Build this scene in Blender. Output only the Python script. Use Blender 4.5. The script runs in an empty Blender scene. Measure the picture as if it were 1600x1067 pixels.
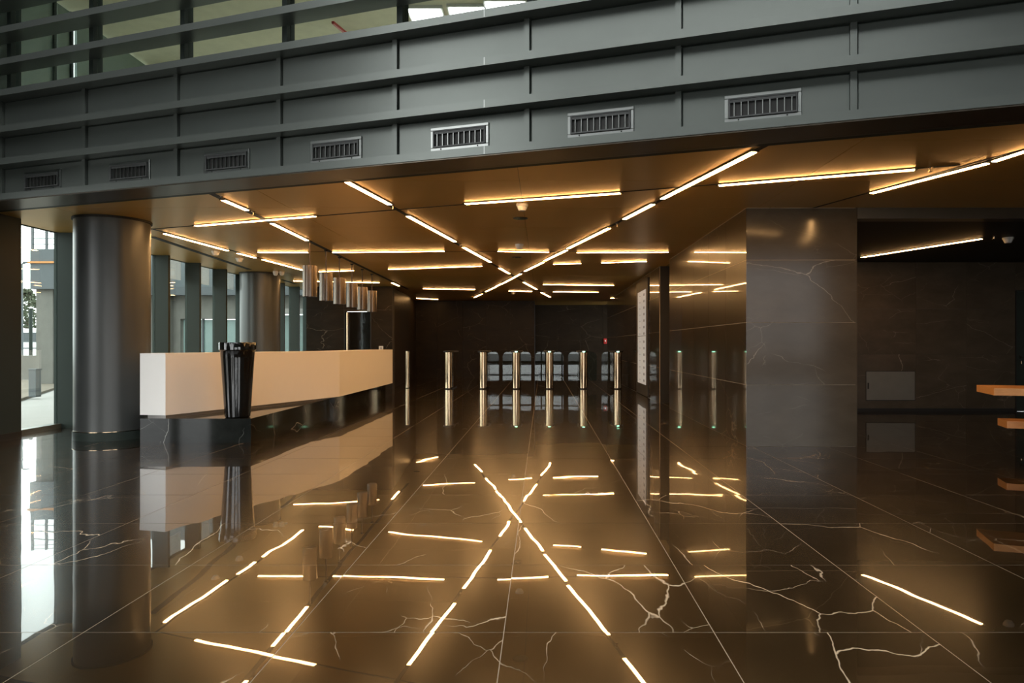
import bpy, math, random
from mathutils import Vector
random.seed(7)
C = bpy.context.scene
col = C.collection
# ------------------------------------------------------------------ camera
H = 1.3            # eye height (m)
F = 1067.0         # focal length in pixels of the 1600 px wide frame (24 mm lens)
CX, CY = 848.0, 539.0
cam = bpy.data.cameras.new('camera'); cam_o = bpy.data.objects.new('camera', cam); col.objects.link(cam_o)
cam_o.location = (0, 0, H); cam_o.rotation_euler = (math.radians(90), 0, 0)
cam.sensor_fit = 'HORIZONTAL'; cam.sensor_width = 36.0; cam.lens = F / 1600 * 36
cam.shift_x = (800 - CX) / 1600; cam.shift_y = (CY - 533.5) / 1600
cam.clip_end = 500
C.camera = cam_o
# ------------------------------------------------------------------ sky / exposure
SKY = 2.3
w = bpy.data.worlds.new('overcast_sky'); C.world = w; w.use_nodes = True
bg = w.node_tree.nodes['Background']; bg.inputs[0].default_value = (0.95, 0.98, 0.975, 1); bg.inputs[1].default_value = SKY
C.view_settings.view_transform = 'Standard'; C.view_settings.look = 'None'
C.view_settings.gamma = 1; C.view_settings.use_curve_mapping = False
C.view_settings.exposure = 1.0
cy = C.cycles
cy.use_denoising = True
cy.max_bounces = 8; cy.diffuse_bounces = 4; cy.glossy_bounces = 5; cy.transmission_bounces = 4; cy.transparent_max_bounces = 12
cy.caustics_reflective = True; cy.caustics_refractive = False; cy.blur_glossy = 0.5; cy.sample_clamp_indirect = 6
STRIP = 30.0       # brightness of the LED strips

# ------------------------------------------------------------------ helpers
def ray(x, y, z=None, Y=None):
    """point in the room seen at photo pixel (x, y): on the horizontal plane z, or at depth Y"""
    if Y is None: Y = (z - H) * F / (CY - y)
    return Vector(((x - CX) / F * Y, Y, H + (CY - y) / F * Y))

class MB:
    def __init__(s): s.v = []; s.f = []
    def hexa(s, p):
        b = len(s.v); s.v += [tuple(q) for q in p]
        for f in ((3,2,1,0),(4,5,6,7),(0,1,5,4),(1,2,6,5),(2,3,7,6),(3,0,4,7)): s.f.append(tuple(b+i for i in f))
        return s
    def box(s, x0, x1, y0, y1, z0, z1):
        return s.hexa([(x0,y0,z0),(x1,y0,z0),(x1,y1,z0),(x0,y1,z0),(x0,y0,z1),(x1,y0,z1),(x1,y1,z1),(x0,y1,z1)])
    def bar(s, a, b, wd, z0, z1):
        """flat bar along a->b in plan, width wd"""
        d = Vector((b[0]-a[0], b[1]-a[1])).normalized(); n = Vector((-d.y, d.x)) * wd/2
        q = [(a[0]-n.x,a[1]-n.y),(b[0]-n.x,b[1]-n.y),(b[0]+n.x,b[1]+n.y),(a[0]+n.x,a[1]+n.y)]
        return s.hexa([(x,y,z0) for x,y in q] + [(x,y,z1) for x,y in q])
    def beam(s, a, b, wd, ht=None):
        """square bar between two 3-D points"""
        a = Vector(a); b = Vector(b); d = (b-a).normalized(); ht = ht or wd
        u = d.cross(Vector((0,0,1)));  u = u.normalized() if u.length > 1e-4 else Vector((1,0,0))
        v = u.cross(d).normalized(); u = u*wd/2; v = v*ht/2
        return s.hexa([a-u-v,a+u-v,a+u+v,a-u+v,b-u-v,b+u-v,b+u+v,b-u+v])
    def prism(s, poly, z0, z1):
        n = len(poly); b = len(s.v)
        lo = [(p[0],p[1],z0) for p in poly]; hi = [(p[0],p[1],z1) for p in poly]
        s.v += lo + hi + lo + hi
        s.f.append(tuple(b+2*n+i for i in reversed(range(n)))); s.f.append(tuple(b+3*n+i for i in range(n)))
        for i in range(n):
            j = (i+1) % n; s.f.append((b+i,b+j,b+n+j,b+n+i))
        return s
    def lathe(s, cx, cy, prof, n=32, fn=None, caps=True):
        """prof: list of (r, z) from bottom to top; sharp profile corners get their own vertices"""
        def ring(r, z):
            b = len(s.v)
            for i in range(n):
                t = 2*math.pi*i/n; k = fn(t, z) if fn else 1
                s.v.append((cx + r*k*math.cos(t), cy + r*k*math.sin(t), z))
            return b
        m = len(prof); cur = ring(*prof[0])
        for j in range(m-1):
            nxt = ring(*prof[j+1])
            for i in range(n):
                k = (i+1) % n; s.f.append((cur+i, cur+k, nxt+k, nxt+i))
            if j < m-2:
                a1 = math.atan2(prof[j+1][1]-prof[j][1], prof[j+1][0]-prof[j][0]); a2 = math.atan2(prof[j+2][1]-prof[j+1][1], prof[j+2][0]-prof[j+1][0])
                dd = abs((a2-a1+math.pi) % (2*math.pi) - math.pi)
                cur = ring(*prof[j+1]) if dd > .6 else nxt
        if caps:
            b = ring(*prof[0]); s.f.append(tuple(b+i for i in reversed(range(n))))
            b = ring(*prof[-1]); s.f.append(tuple(b+i for i in range(n)))
        return s
    def build(s, name, mat, parent=None, smooth=False, bevel=0, **props):
        me = bpy.data.meshes.new(name)
        off = Vector((0,0,0)); p = parent
        while p is not None: off += p.location; p = p.parent
        me.from_pydata([(x-off.x,y-off.y,z-off.z) for x,y,z in s.v], [], s.f); me.update()
        o = bpy.data.objects.new(name, me); col.objects.link(o)
        if parent is not None: o.parent = parent
        me.materials.append(mat)
        if smooth:
            for p in me.polygons: p.use_smooth = len(p.vertices) == 4
        if bevel:
            m = o.modifiers.new('bevel', 'BEVEL'); m.width = bevel; m.segments = 2; m.limit_method = 'ANGLE'
        for k, v in props.items(): o[k] = v
        return o
def thing(name, label, cat, loc, group=None):
    o = bpy.data.objects.new(name, None); col.objects.link(o); o.location = loc
    o.empty_display_size = .1
    o['label'] = label; o['category'] = cat
    if group: o['group'] = group
    return o
def tag(o, label, cat, group=None):
    o['label'] = label; o['category'] = cat
    if group: o['group'] = group
    return o
def struct(name, loc=(0,0,0)):
    o = bpy.data.objects.new(name, None); col.objects.link(o); o.location = loc; o['kind'] = 'structure'
    return o
def dup(root, loc, label, group=None):
    r = root.copy(); col.objects.link(r); r.location = loc; r['label'] = label
    for ch in list(root.children):
        c = ch.copy(); col.objects.link(c); c.parent = r
        for g in list(ch.children):
            d = g.copy(); col.objects.link(d); d.parent = c
    return r
ORD = ['first','second','third','fourth','fifth','sixth','seventh','eighth','ninth','tenth','eleventh','twelfth']

# ------------------------------------------------------------------ materials
def newmat(name):
    m = bpy.data.materials.new(name); m.use_nodes = True
    return m, m.node_tree.nodes, m.node_tree.links, m.node_tree.nodes['Principled BSDF']
def plain(name, c, rough=.5, metal=0, var=.12, scale=6, emit=None, estr=0, ior=1.5, coat=0, bump=0, bscale=40):
    m, N, L, b = newmat(name)
    tc = N.new('ShaderNodeTexCoord'); nz = N.new('ShaderNodeTexNoise'); nz.inputs['Scale'].default_value = scale; nz.inputs['Detail'].default_value = 4
    L.new(tc.outputs['Object'], nz.inputs['Vector'])
    mx = N.new('ShaderNodeMix'); mx.data_type = 'RGBA'
    mx.inputs[6].default_value = (*[v*(1-var) for v in c], 1); mx.inputs[7].default_value = (*[min(1, v*(1+var)) for v in c], 1)
    L.new(nz.outputs['Fac'], mx.inputs[0]); L.new(mx.outputs[2], b.inputs['Base Color'])
    b.inputs['Roughness'].default_value = rough; b.inputs['Metallic'].default_value = metal; b.inputs['IOR'].default_value = ior
    b.inputs['Coat Weight'].default_value = coat
    if emit: b.inputs['Emission Color'].default_value = (*emit, 1); b.inputs['Emission Strength'].default_value = estr
    if bump:
        n2 = N.new('ShaderNodeTexNoise'); n2.inputs['Scale'].default_value = bscale; L.new(tc.outputs['Object'], n2.inputs['Vector'])
        bp = N.new('ShaderNodeBump'); bp.inputs['Distance'].default_value = bump; L.new(n2.outputs['Fac'], bp.inputs['Height']); L.new(bp.outputs[0], b.inputs['Normal'])
    return m
def marble(name, dark, mid, vein, rough, wave=0, vscale=1.0, vamt=1.0, stretch=(1,1,1), rot=(0,0,0), speck=.35, ior=1.5, coat=None, spec=.5):
    m, N, L, b = newmat(name)
    def node(t, **k):
        n = N.new(t)
        for a, v in k.items(): n.inputs[a].default_value = v
        return n
    geo = N.new('ShaderNodeNewGeometry'); oi = N.new('ShaderNodeObjectInfo')
    mul = N.new('ShaderNodeVectorMath'); mul.operation = 'SCALE'; mul.inputs[0].default_value = (37.1, 53.7, 29.3); L.new(oi.outputs['Random'], mul.inputs['Scale'])
    add = N.new('ShaderNodeVectorMath'); add.operation = 'ADD'; L.new(geo.outputs['Position'], add.inputs[0]); L.new(mul.outputs[0], add.inputs[1])
    mp = N.new('ShaderNodeMapping'); mp.inputs['Scale'].default_value = stretch; mp.inputs['Rotation'].default_value = rot; L.new(add.outputs[0], mp.inputs['Vector'])
    # base cloud
    cl = node('ShaderNodeTexNoise', Scale=2.2, Detail=6.0, Roughness=.65); L.new(mp.outputs[0], cl.inputs['Vector'])
    cr = N.new('ShaderNodeMix'); cr.data_type = 'RGBA'; cr.inputs[6].default_value = (*dark, 1); cr.inputs[7].default_value = (*mid, 1)
    r0 = N.new('ShaderNodeMapRange'); r0.inputs[1].default_value = .38; r0.inputs[2].default_value = .7; L.new(cl.outputs['Fac'], r0.inputs[0]); L.new(r0.outputs[0], cr.inputs[0])
    # distorted coordinate
    dn = node('ShaderNodeTexNoise', Scale=3.0, Detail=4.0); L.new(mp.outputs[0], dn.inputs['Vector'])
    ds = N.new('ShaderNodeVectorMath'); ds.operation = 'SCALE'; ds.inputs['Scale'].default_value = .22; L.new(dn.outputs['Color'], ds.inputs[0])
    da = N.new('ShaderNodeVectorMath'); da.operation = 'ADD'; L.new(mp.outputs[0], da.inputs[0]); L.new(ds.outputs[0], da.inputs[1])
    def veins(scale, width, lo, hi, mscale):
        vo = N.new('ShaderNodeTexVoronoi'); vo.feature = 'DISTANCE_TO_EDGE'; vo.inputs['Scale'].default_value = scale; L.new(da.outputs[0], vo.inputs['Vector'])
        a = N.new('ShaderNodeMapRange'); a.inputs[1].default_value = 0; a.inputs[2].default_value = width; a.inputs[3].default_value = 1; a.inputs[4].default_value = 0; L.new(vo.outputs['Distance'], a.inputs[0])
        mk = node('ShaderNodeTexNoise', Scale=mscale, Detail=2.0); L.new(add.outputs[0], mk.inputs['Vector'])
        q = N.new('ShaderNodeMapRange'); q.inputs[1].default_value = lo; q.inputs[2].default_value = hi; L.new(mk.outputs['Fac'], q.inputs[0])
        x = N.new('ShaderNodeMath'); x.operation = 'MULTIPLY'; L.new(a.outputs[0], x.inputs[0]); L.new(q.outputs[0], x.inputs[1])
        return x
    v1 = veins(.8*vscale, 0.0036*vscale, .46, .58, .65); v2 = veins(2.3*vscale, .0065*vscale, .52, .70, 1.7)
    # fine flecks
    fk = node('ShaderNodeTexNoise', Scale=26.0, Detail=5.0, Roughness=.7); fm = N.new('ShaderNodeMapping'); fm.inputs['Scale'].default_value = (1, 2.6, 1.6); L.new(da.outputs[0], fm.inputs['Vector']); L.new(fm.outputs[0], fk.inputs['Vector'])
    fr = N.new('ShaderNodeMapRange'); fr.inputs[1].default_value = .66; fr.inputs[2].default_value = .8; fr.inputs[4].default_value = speck; L.new(fk.outputs['Fac'], fr.inputs[0])
    mx = N.new('ShaderNodeMath'); mx.operation = 'MAXIMUM'; L.new(v1.outputs[0], mx.inputs[0]); L.new(v2.outputs[0], mx.inputs[1])
    m2 = N.new('ShaderNodeMath'); m2.operation = 'MAXIMUM'; L.new(mx.outputs[0], m2.inputs[0]); L.new(fr.outputs[0], m2.inputs[1])
    m3 = N.new('ShaderNodeMath'); m3.operation = 'MULTIPLY'; m3.inputs[1].default_value = vamt; m3.use_clamp = True; L.new(m2.outputs[0], m3.inputs[0])
    vm = N.new('ShaderNodeMix'); vm.data_type = 'RGBA'; vm.inputs[7].default_value = (*vein, 1); L.new(m3.outputs[0], vm.inputs[0]); L.new(cr.outputs[2], vm.inputs[6])
    L.new(vm.outputs[2], b.inputs['Base Color'])
    b.inputs['Roughness'].default_value = rough; b.inputs['IOR'].default_value = ior; b.inputs['Specular IOR Level'].default_value = spec
    if wave:
        n2 = node('ShaderNodeTexNoise', Scale=1.7, Detail=1.5, Roughness=.4); L.new(add.outputs[0], n2.inputs['Vector'])
        bp = N.new('ShaderNodeBump'); bp.inputs['Distance'].default_value = wave; bp.inputs['Strength'].default_value = 1; L.new(n2.outputs['Fac'], bp.inputs['Height']); L.new(bp.outputs[0], b.inputs['Normal']); L.new(bp.outputs[0], b.inputs['Coat Normal'])
    if coat is not None:
        b.inputs['Coat Weight'].default_value = 1; b.inputs['Coat Roughness'].default_value = coat; b.inputs['Coat IOR'].default_value = ior
    return m
def glassy(name, tint, refl=1.0):
    m = bpy.data.materials.new(name); m.use_nodes = True; N = m.node_tree.nodes; L = m.node_tree.links; N.clear()
    out = N.new('ShaderNodeOutputMaterial'); mx = N.new('ShaderNodeMixShader'); tr = N.new('ShaderNodeBsdfTransparent'); gl = N.new('ShaderNodeBsdfGlossy')
    fr = N.new('ShaderNodeFresnel'); ge = N.new('ShaderNodeNewGeometry'); mr = N.new('ShaderNodeMapRange')
    mr.inputs[3].default_value = 1.45; mr.inputs[4].default_value = 1/1.45; L.new(ge.outputs['Backfacing'], mr.inputs[0]); L.new(mr.outputs[0], fr.inputs[0])
    tr.inputs[0].default_value = (*tint, 1); gl.inputs['Roughness'].default_value = 0.0; gl.inputs[0].default_value = (refl, refl, refl, 1)
    L.new(fr.outputs[0], mx.inputs[0]); L.new(tr.outputs[0], mx.inputs[1]); L.new(gl.outputs[0], mx.inputs[2]); L.new(mx.outputs[0], out.inputs[0])
    return m
def wood(name):
    m, N, L, b = newmat(name)
    tc = N.new('ShaderNodeTexCoord'); mp = N.new('ShaderNodeMapping'); mp.inputs['Scale'].default_value = (1.2, 14, 14); L.new(tc.outputs['Object'], mp.inputs['Vector'])
    nz = N.new('ShaderNodeTexNoise'); nz.inputs['Scale'].default_value = 3; nz.inputs['Detail'].default_value = 6; L.new(mp.outputs[0], nz.inputs['Vector'])
    mx = N.new('ShaderNodeMix'); mx.data_type = 'RGBA'; mx.inputs[6].default_value = (.40, .15, .03, 1); mx.inputs[7].default_value = (.60, .27, .07, 1)
    L.new(nz.outputs['Fac'], mx.inputs[0]); L.new(mx.outputs[2], b.inputs['Base Color']); b.inputs['Roughness'].default_value = .4
    return m
M = {}
M['floor'] = marble('polished_marble_floor', (.010,.006,.0025), (.022,.0135,.006), (.60,.47,.32), .20, coat=.012, wave=.0011, vscale=.85, vamt=.85, stretch=(1,.55,1), rot=(0,0,.5), speck=.12, ior=1.45, spec=.15)
M['wall'] = marble('polished_marble_wall', (.016,.010,.0045), (.030,.019,.009), (.40,.32,.22), .30, coat=.03, wave=.0003, vscale=.9, vamt=.55, stretch=(.6,.6,1.2), rot=(.5,.5,0), speck=.12, ior=1.5, spec=.2)
M['honed'] = marble('honed_marble_wall', (.052,.043,.030), (.074,.062,.045), (.45,.42,.36), .13, wave=.0003, vscale=.7, vamt=.5, stretch=(.6,.6,1.2), rot=(.5,.5,0), speck=.10, ior=1.5, spec=.22)
M['wall_dark'] = marble('satin_dark_marble', (.014,.010,.006), (.024,.017,.010), (.30,.26,.20), .38, vscale=.9, vamt=.5, stretch=(.6,.6,1.2), rot=(.5,.5,0), speck=.08, spec=.12)
M['wall_recess'] = marble('recess_marble', (.055,.043,.029), (.085,.068,.048), (.42,.36,.28), .35, vscale=.9, vamt=.55, stretch=(.6,.6,1.2), rot=(.5,.5,0), speck=.12, spec=.35)
M['plinth'] = marble('black_marble', (.010,.011,.010), (.02,.022,.02), (.55,.55,.5), .06, vscale=1.0, vamt=.8, speck=.15, spec=.25)
M['grout'] = plain('grout', (.24,.19,.13), .8)
M['joint'] = plain('wall_joint', (.34,.28,.20), .7)
M['dark_joint'] = plain('dark_joint', (.012,.010,.008), .8)
M['ceil'] = plain('bronze_ceiling_panel', (.66,.405,.105), .33, .5, var=.06, scale=1.2)
M['ceil_gap'] = plain('ceiling_gap', (.30,.23,.13), .7)
M['black'] = plain('matte_black', (.008,.007,.006), .6)
M['dark_ceiling'] = plain('dark_ceiling', (.012,.010,.008), .5)
M['steel'] = plain('grey_painted_steel', (.125,.137,.126), .30, .55, var=.08, scale=2.5)
M['steel_dark'] = plain('dark_painted_steel', (.030,.039,.034), .5, .0, var=.08, scale=2.5)
_p = M['steel_dark'].node_tree.nodes['Principled BSDF']; _p.inputs['Specular IOR Level'].default_value = .16; _p.inputs['Roughness'].default_value = .5
M['column'] = plain('graphite_column_paint', (.070,.073,.071), .34, .25, var=.05, scale=2)
M['vent_frame'] = plain('aluminium_frame', (.27,.28,.27), .28, 1, var=.1)
M['vent_dark'] = plain('vent_plastic', (.045,.047,.046), .45)
M['soffit'] = plain('soffit_metal', (.10,.085,.065), .3, .7, var=.1)
M['white'] = plain('white_solid_surface', (.86,.83,.79), .30, var=.015)
M['gloss_black'] = plain('gloss_black_glaze', (.006,.006,.006), .06, ior=1.6, coat=.5, bump=.002, bscale=5)
M['chrome'] = plain('brushed_chrome', (.58,.43,.28), .12, 1, var=.05)
M['pend'] = plain('brushed_pendant_steel', (.13,.105,.085), .22, .85, var=.06)
M['rod'] = plain('bronze_rod', (.07,.045,.035), .45, .5)
M['rail'] = plain('toe_kick_metal', (.42,.40,.38), .3, .8)
M['blind'] = plain('translucent_white', (.7,.7,.7), .6); _n = M['blind'].node_tree.nodes; _l = M['blind'].node_tree.links; _t = _n.new('ShaderNodeBsdfTranslucent'); _t.inputs[0].default_value = (.75,.75,.74,1); _m = _n.new('ShaderNodeMixShader'); _m.inputs[0].default_value = .5; _l.new(_n['Principled BSDF'].outputs[0], _m.inputs[1]); _l.new(_t.outputs[0], _m.inputs[2]); _l.new(_m.outputs[0], _n['Material Output'].inputs[0])
M['white_plastic'] = plain('white_plastic', (.72,.70,.66), .4)
M['led'] = plain('led_diffuser', (.9,.85,.75), .5, emit=(1.0,.54,.20), estr=STRIP)
M['green'] = plain('green_indicator', (.2,.9,.5), .4, emit=(.35,1.0,.6), estr=4)
M['sign'] = plain('backlit_directory', (.45,.47,.47), .45, emit=(.75,.84,.9), estr=.10)
M['ink'] = plain('grey_lettering', (.12,.13,.14), .6)
M['vent_panel'] = plain('access_panel_grey', (.15,.155,.145), .4)
M['red'] = plain('red_plastic', (.45,.02,.02), .4)
M['glass'] = glassy('window_glass', (.90,.95,.93))
M['flap'] = glassy('gate_glass', (.72,.78,.76), 1.0)
M['panel_light'] = plain('cool_light_panel', (.9,.9,.9), .5, emit=(1,1,.98), estr=7)
M['upper_ceiling'] = plain('beige_upper_ceiling', (.78,.71,.54), .8)
M['upper_wall'] = plain('upper_wall', (.72,.70,.64), .8)
M['concrete'] = plain('concrete', (.155,.15,.135), .85, var=.25, scale=2.5, bump=.004, bscale=18)
M['paving'] = plain('pale_paving', (.27,.26,.245), .8, var=.1, scale=1.5)
M['ground'] = plain('asphalt_ground', (.14,.14,.135), .9)
M['gravel'] = plain('gravel', (.15,.125,.095), .95, var=.6, scale=14, bump=.04, bscale=12)
M['slate'] = plain('grey_cladding', (.085,.097,.105), .6, var=.06)
M['bluegrey'] = plain('blue_grey_cladding', (.10,.118,.125), .5, var=.08)
M['teal'] = plain('frosted_teal_glazing', (.19,.27,.255), .25, var=.05)
M['leaf'] = plain('dark_leaves', (.07,.085,.05), .8, var=.5, scale=3)
M['bark'] = plain('bark', (.10,.08,.06), .9)
M['van_white'] = plain('van_paint', (.75,.76,.76), .3)
M['tyre'] = plain('tyre', (.02,.02,.02), .8)
M['van_glass'] = plain('van_window', (.04,.05,.055), .1)
M['wood'] = wood('orange_wood')
M['orange'] = plain('orange_plastic', (.75,.16,.05), .5)

# ------------------------------------------------------------------ key dimensions
ZC = 3.06                                  # lobby ceiling
KF = 0.328                                 # plan slope of the upper facade (it runs nearer to the right)
F0 = 6.02                                  # facade fin face: Y = F0 - KF*X
FC = 6.49                                  # edge of the ceiling
nf = math.sqrt(1 + KF*KF); FD = Vector((1/nf, -KF/nf)); FN = Vector((-KF/nf, -1/nf))
def fpt(X, off=0):                         # point on the facade line at X, moved off towards the viewer
    return Vector((X, F0 - KF*X)) + FN*off
XG = -7.6                                  # glass line on the left
XR = 2.61                                  # right marble wall
YP = 8.75                                  # front of the marble pier
YR = 13.34                                 # back of the right-hand recess

# ------------------------------------------------------------------ floor
fl = MB().box(-7.9, 10.5, -8, 31, -.12, -.0009).build('floor', M['grout'], kind='structure')
TX, TY = .951, .945; X0, Y0 = -.176 - TX*9, 3.09 - TY*12
tile_me = None
seen, rest = [], []
for i in range(20):
    for j in range(42):
        x0, y0 = X0 + i*TX, Y0 + j*TY; cx_, cy_ = x0 + TX/2, y0 + TY/2
        if cx_ > 10.4 or cy_ > 30.6 or cx_ < -7.95: continue
        vis = False
        if cy_ > 1.6:
            px = CX + cx_/cy_*F; vis = -150 < px < 1750 and CY + H/cy_*F < 1250
            if cx_ > XR and cy_ > YP and not (cx_ > 4.0 and cy_ < YR): vis = False
            if cx_ < -3.9 and cy_ > 9.3: vis = vis and cx_ < -5.3 and cy_ < 11
            if cx_ < XG: vis = False
        (seen if vis else rest).append((cx_, cy_))
seen.sort(key=lambda p: p[0]**2 + p[1]**2)
rest += seen[300:]; seen = seen[:300]
g = .0022
for cx_, cy_ in seen:
    if tile_me is None:
        o = MB().box(-TX/2+g, TX/2-g, -TY/2+g, TY/2-g, -.02, 0).build('tile', M['floor'], fl); tile_me = o.data
    else:
        o = bpy.data.objects.new('tile', tile_me); col.objects.link(o); o.parent = fl
    o.location = (cx_, cy_, 0); o.rotation_euler = (random.gauss(0,.00035), random.gauss(0,.00035), 0)
mb = MB()
for cx_, cy_ in rest: mb.box(cx_-TX/2+g, cx_+TX/2-g, cy_-TY/2+g, cy_+TY/2-g, -.02, 0)
mb.build('far_tiles', M['floor'], fl, kind='stuff')

# ------------------------------------------------------------------ ceiling
def clip(poly, a, b, c):                   # keep a*x + b*y >= c
    out = []
    for i in range(len(poly)):
        p, q = poly[i], poly[(i+1) % len(poly)]; dp = a*p[0]+b*p[1]-c; dq = a*q[0]+b*q[1]-c
        if dp >= 0: out.append(p)
        if dp*dq < 0:
            t = dp/(dp-dq); out.append((p[0]+(q[0]-p[0])*t, p[1]+(q[1]-p[1])*t))
    return out
cpoly = clip([(-7.7,3),(10.4,3),(10.4,YP),(4.03,YP),(4.03,30.6),(-7.7,30.6)], KF, 1, FC)
ce = MB().prism(cpoly, ZC+.0045, ZC+.25).build('ceiling', M['ceil_gap'], kind='structure')
PXW, PYW = 3.0, 1.45; gp = .003
for i in range(-3, 4):
    for j in range(-3, 16):
        x0, y0 = -.25 + i*PXW, 8.76 + j*PYW
        p = [(x0+gp,y0+gp),(x0+PXW-gp,y0+gp),(x0+PXW-gp,y0+PYW-gp),(x0+gp,y0+PYW-gp)]
        p = clip(p, KF, 1, FC)
        if len(p) > 2: p = clip(p, 1, 0, -7.65)
        if len(p) > 2: p = clip(p, -1, 0, -10.4)
        if x0 > 2.7:
            if y0 >= YP - .2: continue
            p = clip(p, 0, -1, -YP) if len(p) > 2 else p
        if len(p) > 2: MB().prism(p, ZC, ZC+.0042).build('panel', M['ceil'], ce)
# slim edge trim where the ceiling meets the beam
e0, e1 = (-7.6, FC + KF*7.6 - .02), (10.4, FC - KF*10.4 - .02)
MB().bar(e0, e1, .012, ZC-.004, ZC+.03).build('edge_trim', M['rail'], ce)

# ------------------------------------------------------------------ upper front wall (steel facade with fins, panels and vents)
fw = struct('wall_front')
def fbox(X0_, X1_, o0, o1, z0, z1, mb=None):
    a, b = fpt(X0_, o0), fpt(X1_, o0); c, d = fpt(X1_, o1), fpt(X0_, o1)
    mb = mb or MB()
    return mb.hexa([(p.x,p.y,z0) for p in (a,b,c,d)] + [(p.x,p.y,z1) for p in (a,b,c,d)])
RX = [-.19 + 1.295*k for k in range(-6, 5)]       # vertical ribs
FXL, FXR = -7.7, 5.4
OP, OG = -.17, -.28                               # panel plane / glass plane behind the fin faces
ZF = [3.03, 3.452, 3.838, 4.272]                  # undersides of the fins on the solid part
ZU = [4.64, 5.02, 5.41, 5.80, 6.19]               # undersides of the fins in front of the glass
FH = .075
fbox(FXL, FXR, -.60, OP-.012, ZF[0]+.02, ZF[3]+.05).build('backing', M['steel_dark'], fw)
for z in ZF: fbox(FXL, FXR, -.30 if z > 4 else -.175, 0, z, z+FH).build('fin', M['steel'], fw)
for z in ZU: fbox(FXL, FXR, -.235, 0, z, z+FH).build('fin', M['steel'], fw)
for r in range(3):
    z0, z1 = ZF[r]+FH, ZF[r+1]
    for k in range(len(RX)-1):
        a, b = max(RX[k], FXL), min(RX[k+1], FXR)
        fbox(a+.036, b-.026, OP-.014, OP, z0+.002, z1-.012).build('panel', M['steel'], fw)
        fbox(a-.024, a+.024, OP-.014, OP+.03, z0, z1).build('rib', M['steel'], fw)
fbox(FXL, FXR, -.36, -.01, ZF[0]-.012, ZF[0]).build('soffit', M['soffit'], fw)
fbox(FXL, FXR, -.44, -.39, ZF[0]-.004, ZF[0]+.02).build('soffit_edge', M['soffit'], fw)
# upper glazing
for k in range(len(RX)-1):
    a, b = max(RX[k], FXL), min(RX[k+1], FXR)
    fbox(a-.03, a+.03, -.36, -.237, ZF[3]+FH, 6.9).build('mullion', M['steel_dark'], fw)
    fbox(a+.03, b-.03, OG-.02, OG-.006, ZF[3]+FH, 6.9).build('pane', M['glass'], fw)
fbox(FXL, FXR, -.40, 0, 6.9, 9.0).build('upper_cladding', M['steel_dark'], fw)
for z in ZF: fbox(-.535, -.527, -.001, .0015, z+.002, z+FH-.002).build('fin_joint', M['vent_frame'], fw)
# vents, one in every bay
vc = fpt((RX[1]+RX[2])/2, OP); VZ = 3.262
def vbox(s0, s1, o0, o1, z0, z1, base, mb=None):
    mb = mb or MB()
    P = lambda s, o: base + FD*s + FN*o
    q = [P(s0,o1),P(s1,o1),P(s1,o0),P(s0,o0)]
    return mb.hexa([(p.x,p.y,z0) for p in q] + [(p.x,p.y,z1) for p in q])
VW, VH = .60, .225
vent0 = thing('air_vent', 'steel-framed air vent in the dark band above the lobby, first from the left', 'vent', (vc.x, vc.y, VZ), 'air vents in the steel band')
fr = MB()
def frame_ring(mb, base, w, h, bw, o0, o1):
    vbox(-w/2, w/2, o0, o1, VZ-h/2, VZ-h/2+bw, base, mb); vbox(-w/2, w/2, o0, o1, VZ+h/2-bw, VZ+h/2, base, mb)
    vbox(-w/2, -w/2+bw, o0, o1, VZ-h/2+bw, VZ+h/2-bw, base, mb); vbox(w/2-bw, w/2, o0, o1, VZ-h/2+bw, VZ+h/2-bw, base, mb)
frame_ring(fr, vc, VW, VH, .030, .001, .016); fr.build('frame', M['vent_frame'], vent0, bevel=.004)
fr = MB(); frame_ring(fr, vc, VW-.062, VH-.062, .012, .0, .030); fr.build('inner_frame', M['vent_dark'], vent0)
vbox(-VW/2+.03, VW/2-.03, .001, .003, VZ-VH/2+.03, VZ+VH/2-.03, vc).build('backing', M['black'], vent0)
vbox(-VW/2+.044, VW/2-.044, .004, .024, VZ+.045, VZ+VH/2-.043, vc).build('damper', M['vent_dark'], vent0)
for k in range(9):
    s = -.225 + k*.05625
    vbox(s-.003, s+.003, .003, .026, VZ-VH/2+.044, VZ+.045, vc).build('blade', M['vent_frame'], vent0)
for sx in (-.19, .19): vbox(sx-.006, sx+.006, .016, .019, VZ-VH/2+.009, VZ-VH/2+.021, vc).build('screw', M['black'], vent0)
for k in range(1, 7):
    c = fpt((RX[k+1]+RX[k+2])/2, OP)
    dup(vent0, (c.x, c.y, VZ), 'steel-framed air vent in the dark band above the lobby, %s from the left' % ORD[k])

# ------------------------------------------------------------------ storey above the lobby, seen through the upper glazing
up = clip([(-7.55,3),(5.4,3),(5.4,19),(-7.55,19)], KF, 1, F0+.5)
MB().prism(up, 3.45, 3.6).build('floor_upper', M['upper_wall'], kind='structure')
MB().prism(up, 6.55, 6.8).build('ceiling_upper', M['upper_ceiling'], kind='structure')
wub = MB().box(-7.5, 5.4, 19, 19.2, 3.6, 4.3).build('wall_upper_back', M['upper_wall'], kind='structure')
for k in range(8): MB().box(-7.5+k*1.8, -7.35+k*1.8, 19, 19.2, 4.3, 6.55).build('mullion', M['upper_wall'], wub)
for k in range(7): MB().box(-7.35+k*1.8, -5.7+k*1.8, 19.08, 19.1, 4.3, 6.55).build('pane', M['glass'], wub)
MB().box(5.4, 5.6, 4.6, 19, 3.6, 6.55).build('wall_upper_right', M['upper_wall'], kind='structure')
ul = [((668,24),.5,.6,'bright rectangular ceiling light upstairs, lowest and leftmost of the three whole ones'), ((731,17),.55,.4,'bright rectangular ceiling light upstairs, between two other lit panels'), ((790,8),.6,.4,'bright rectangular ceiling light upstairs, rightmost above the steel band')]
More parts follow.
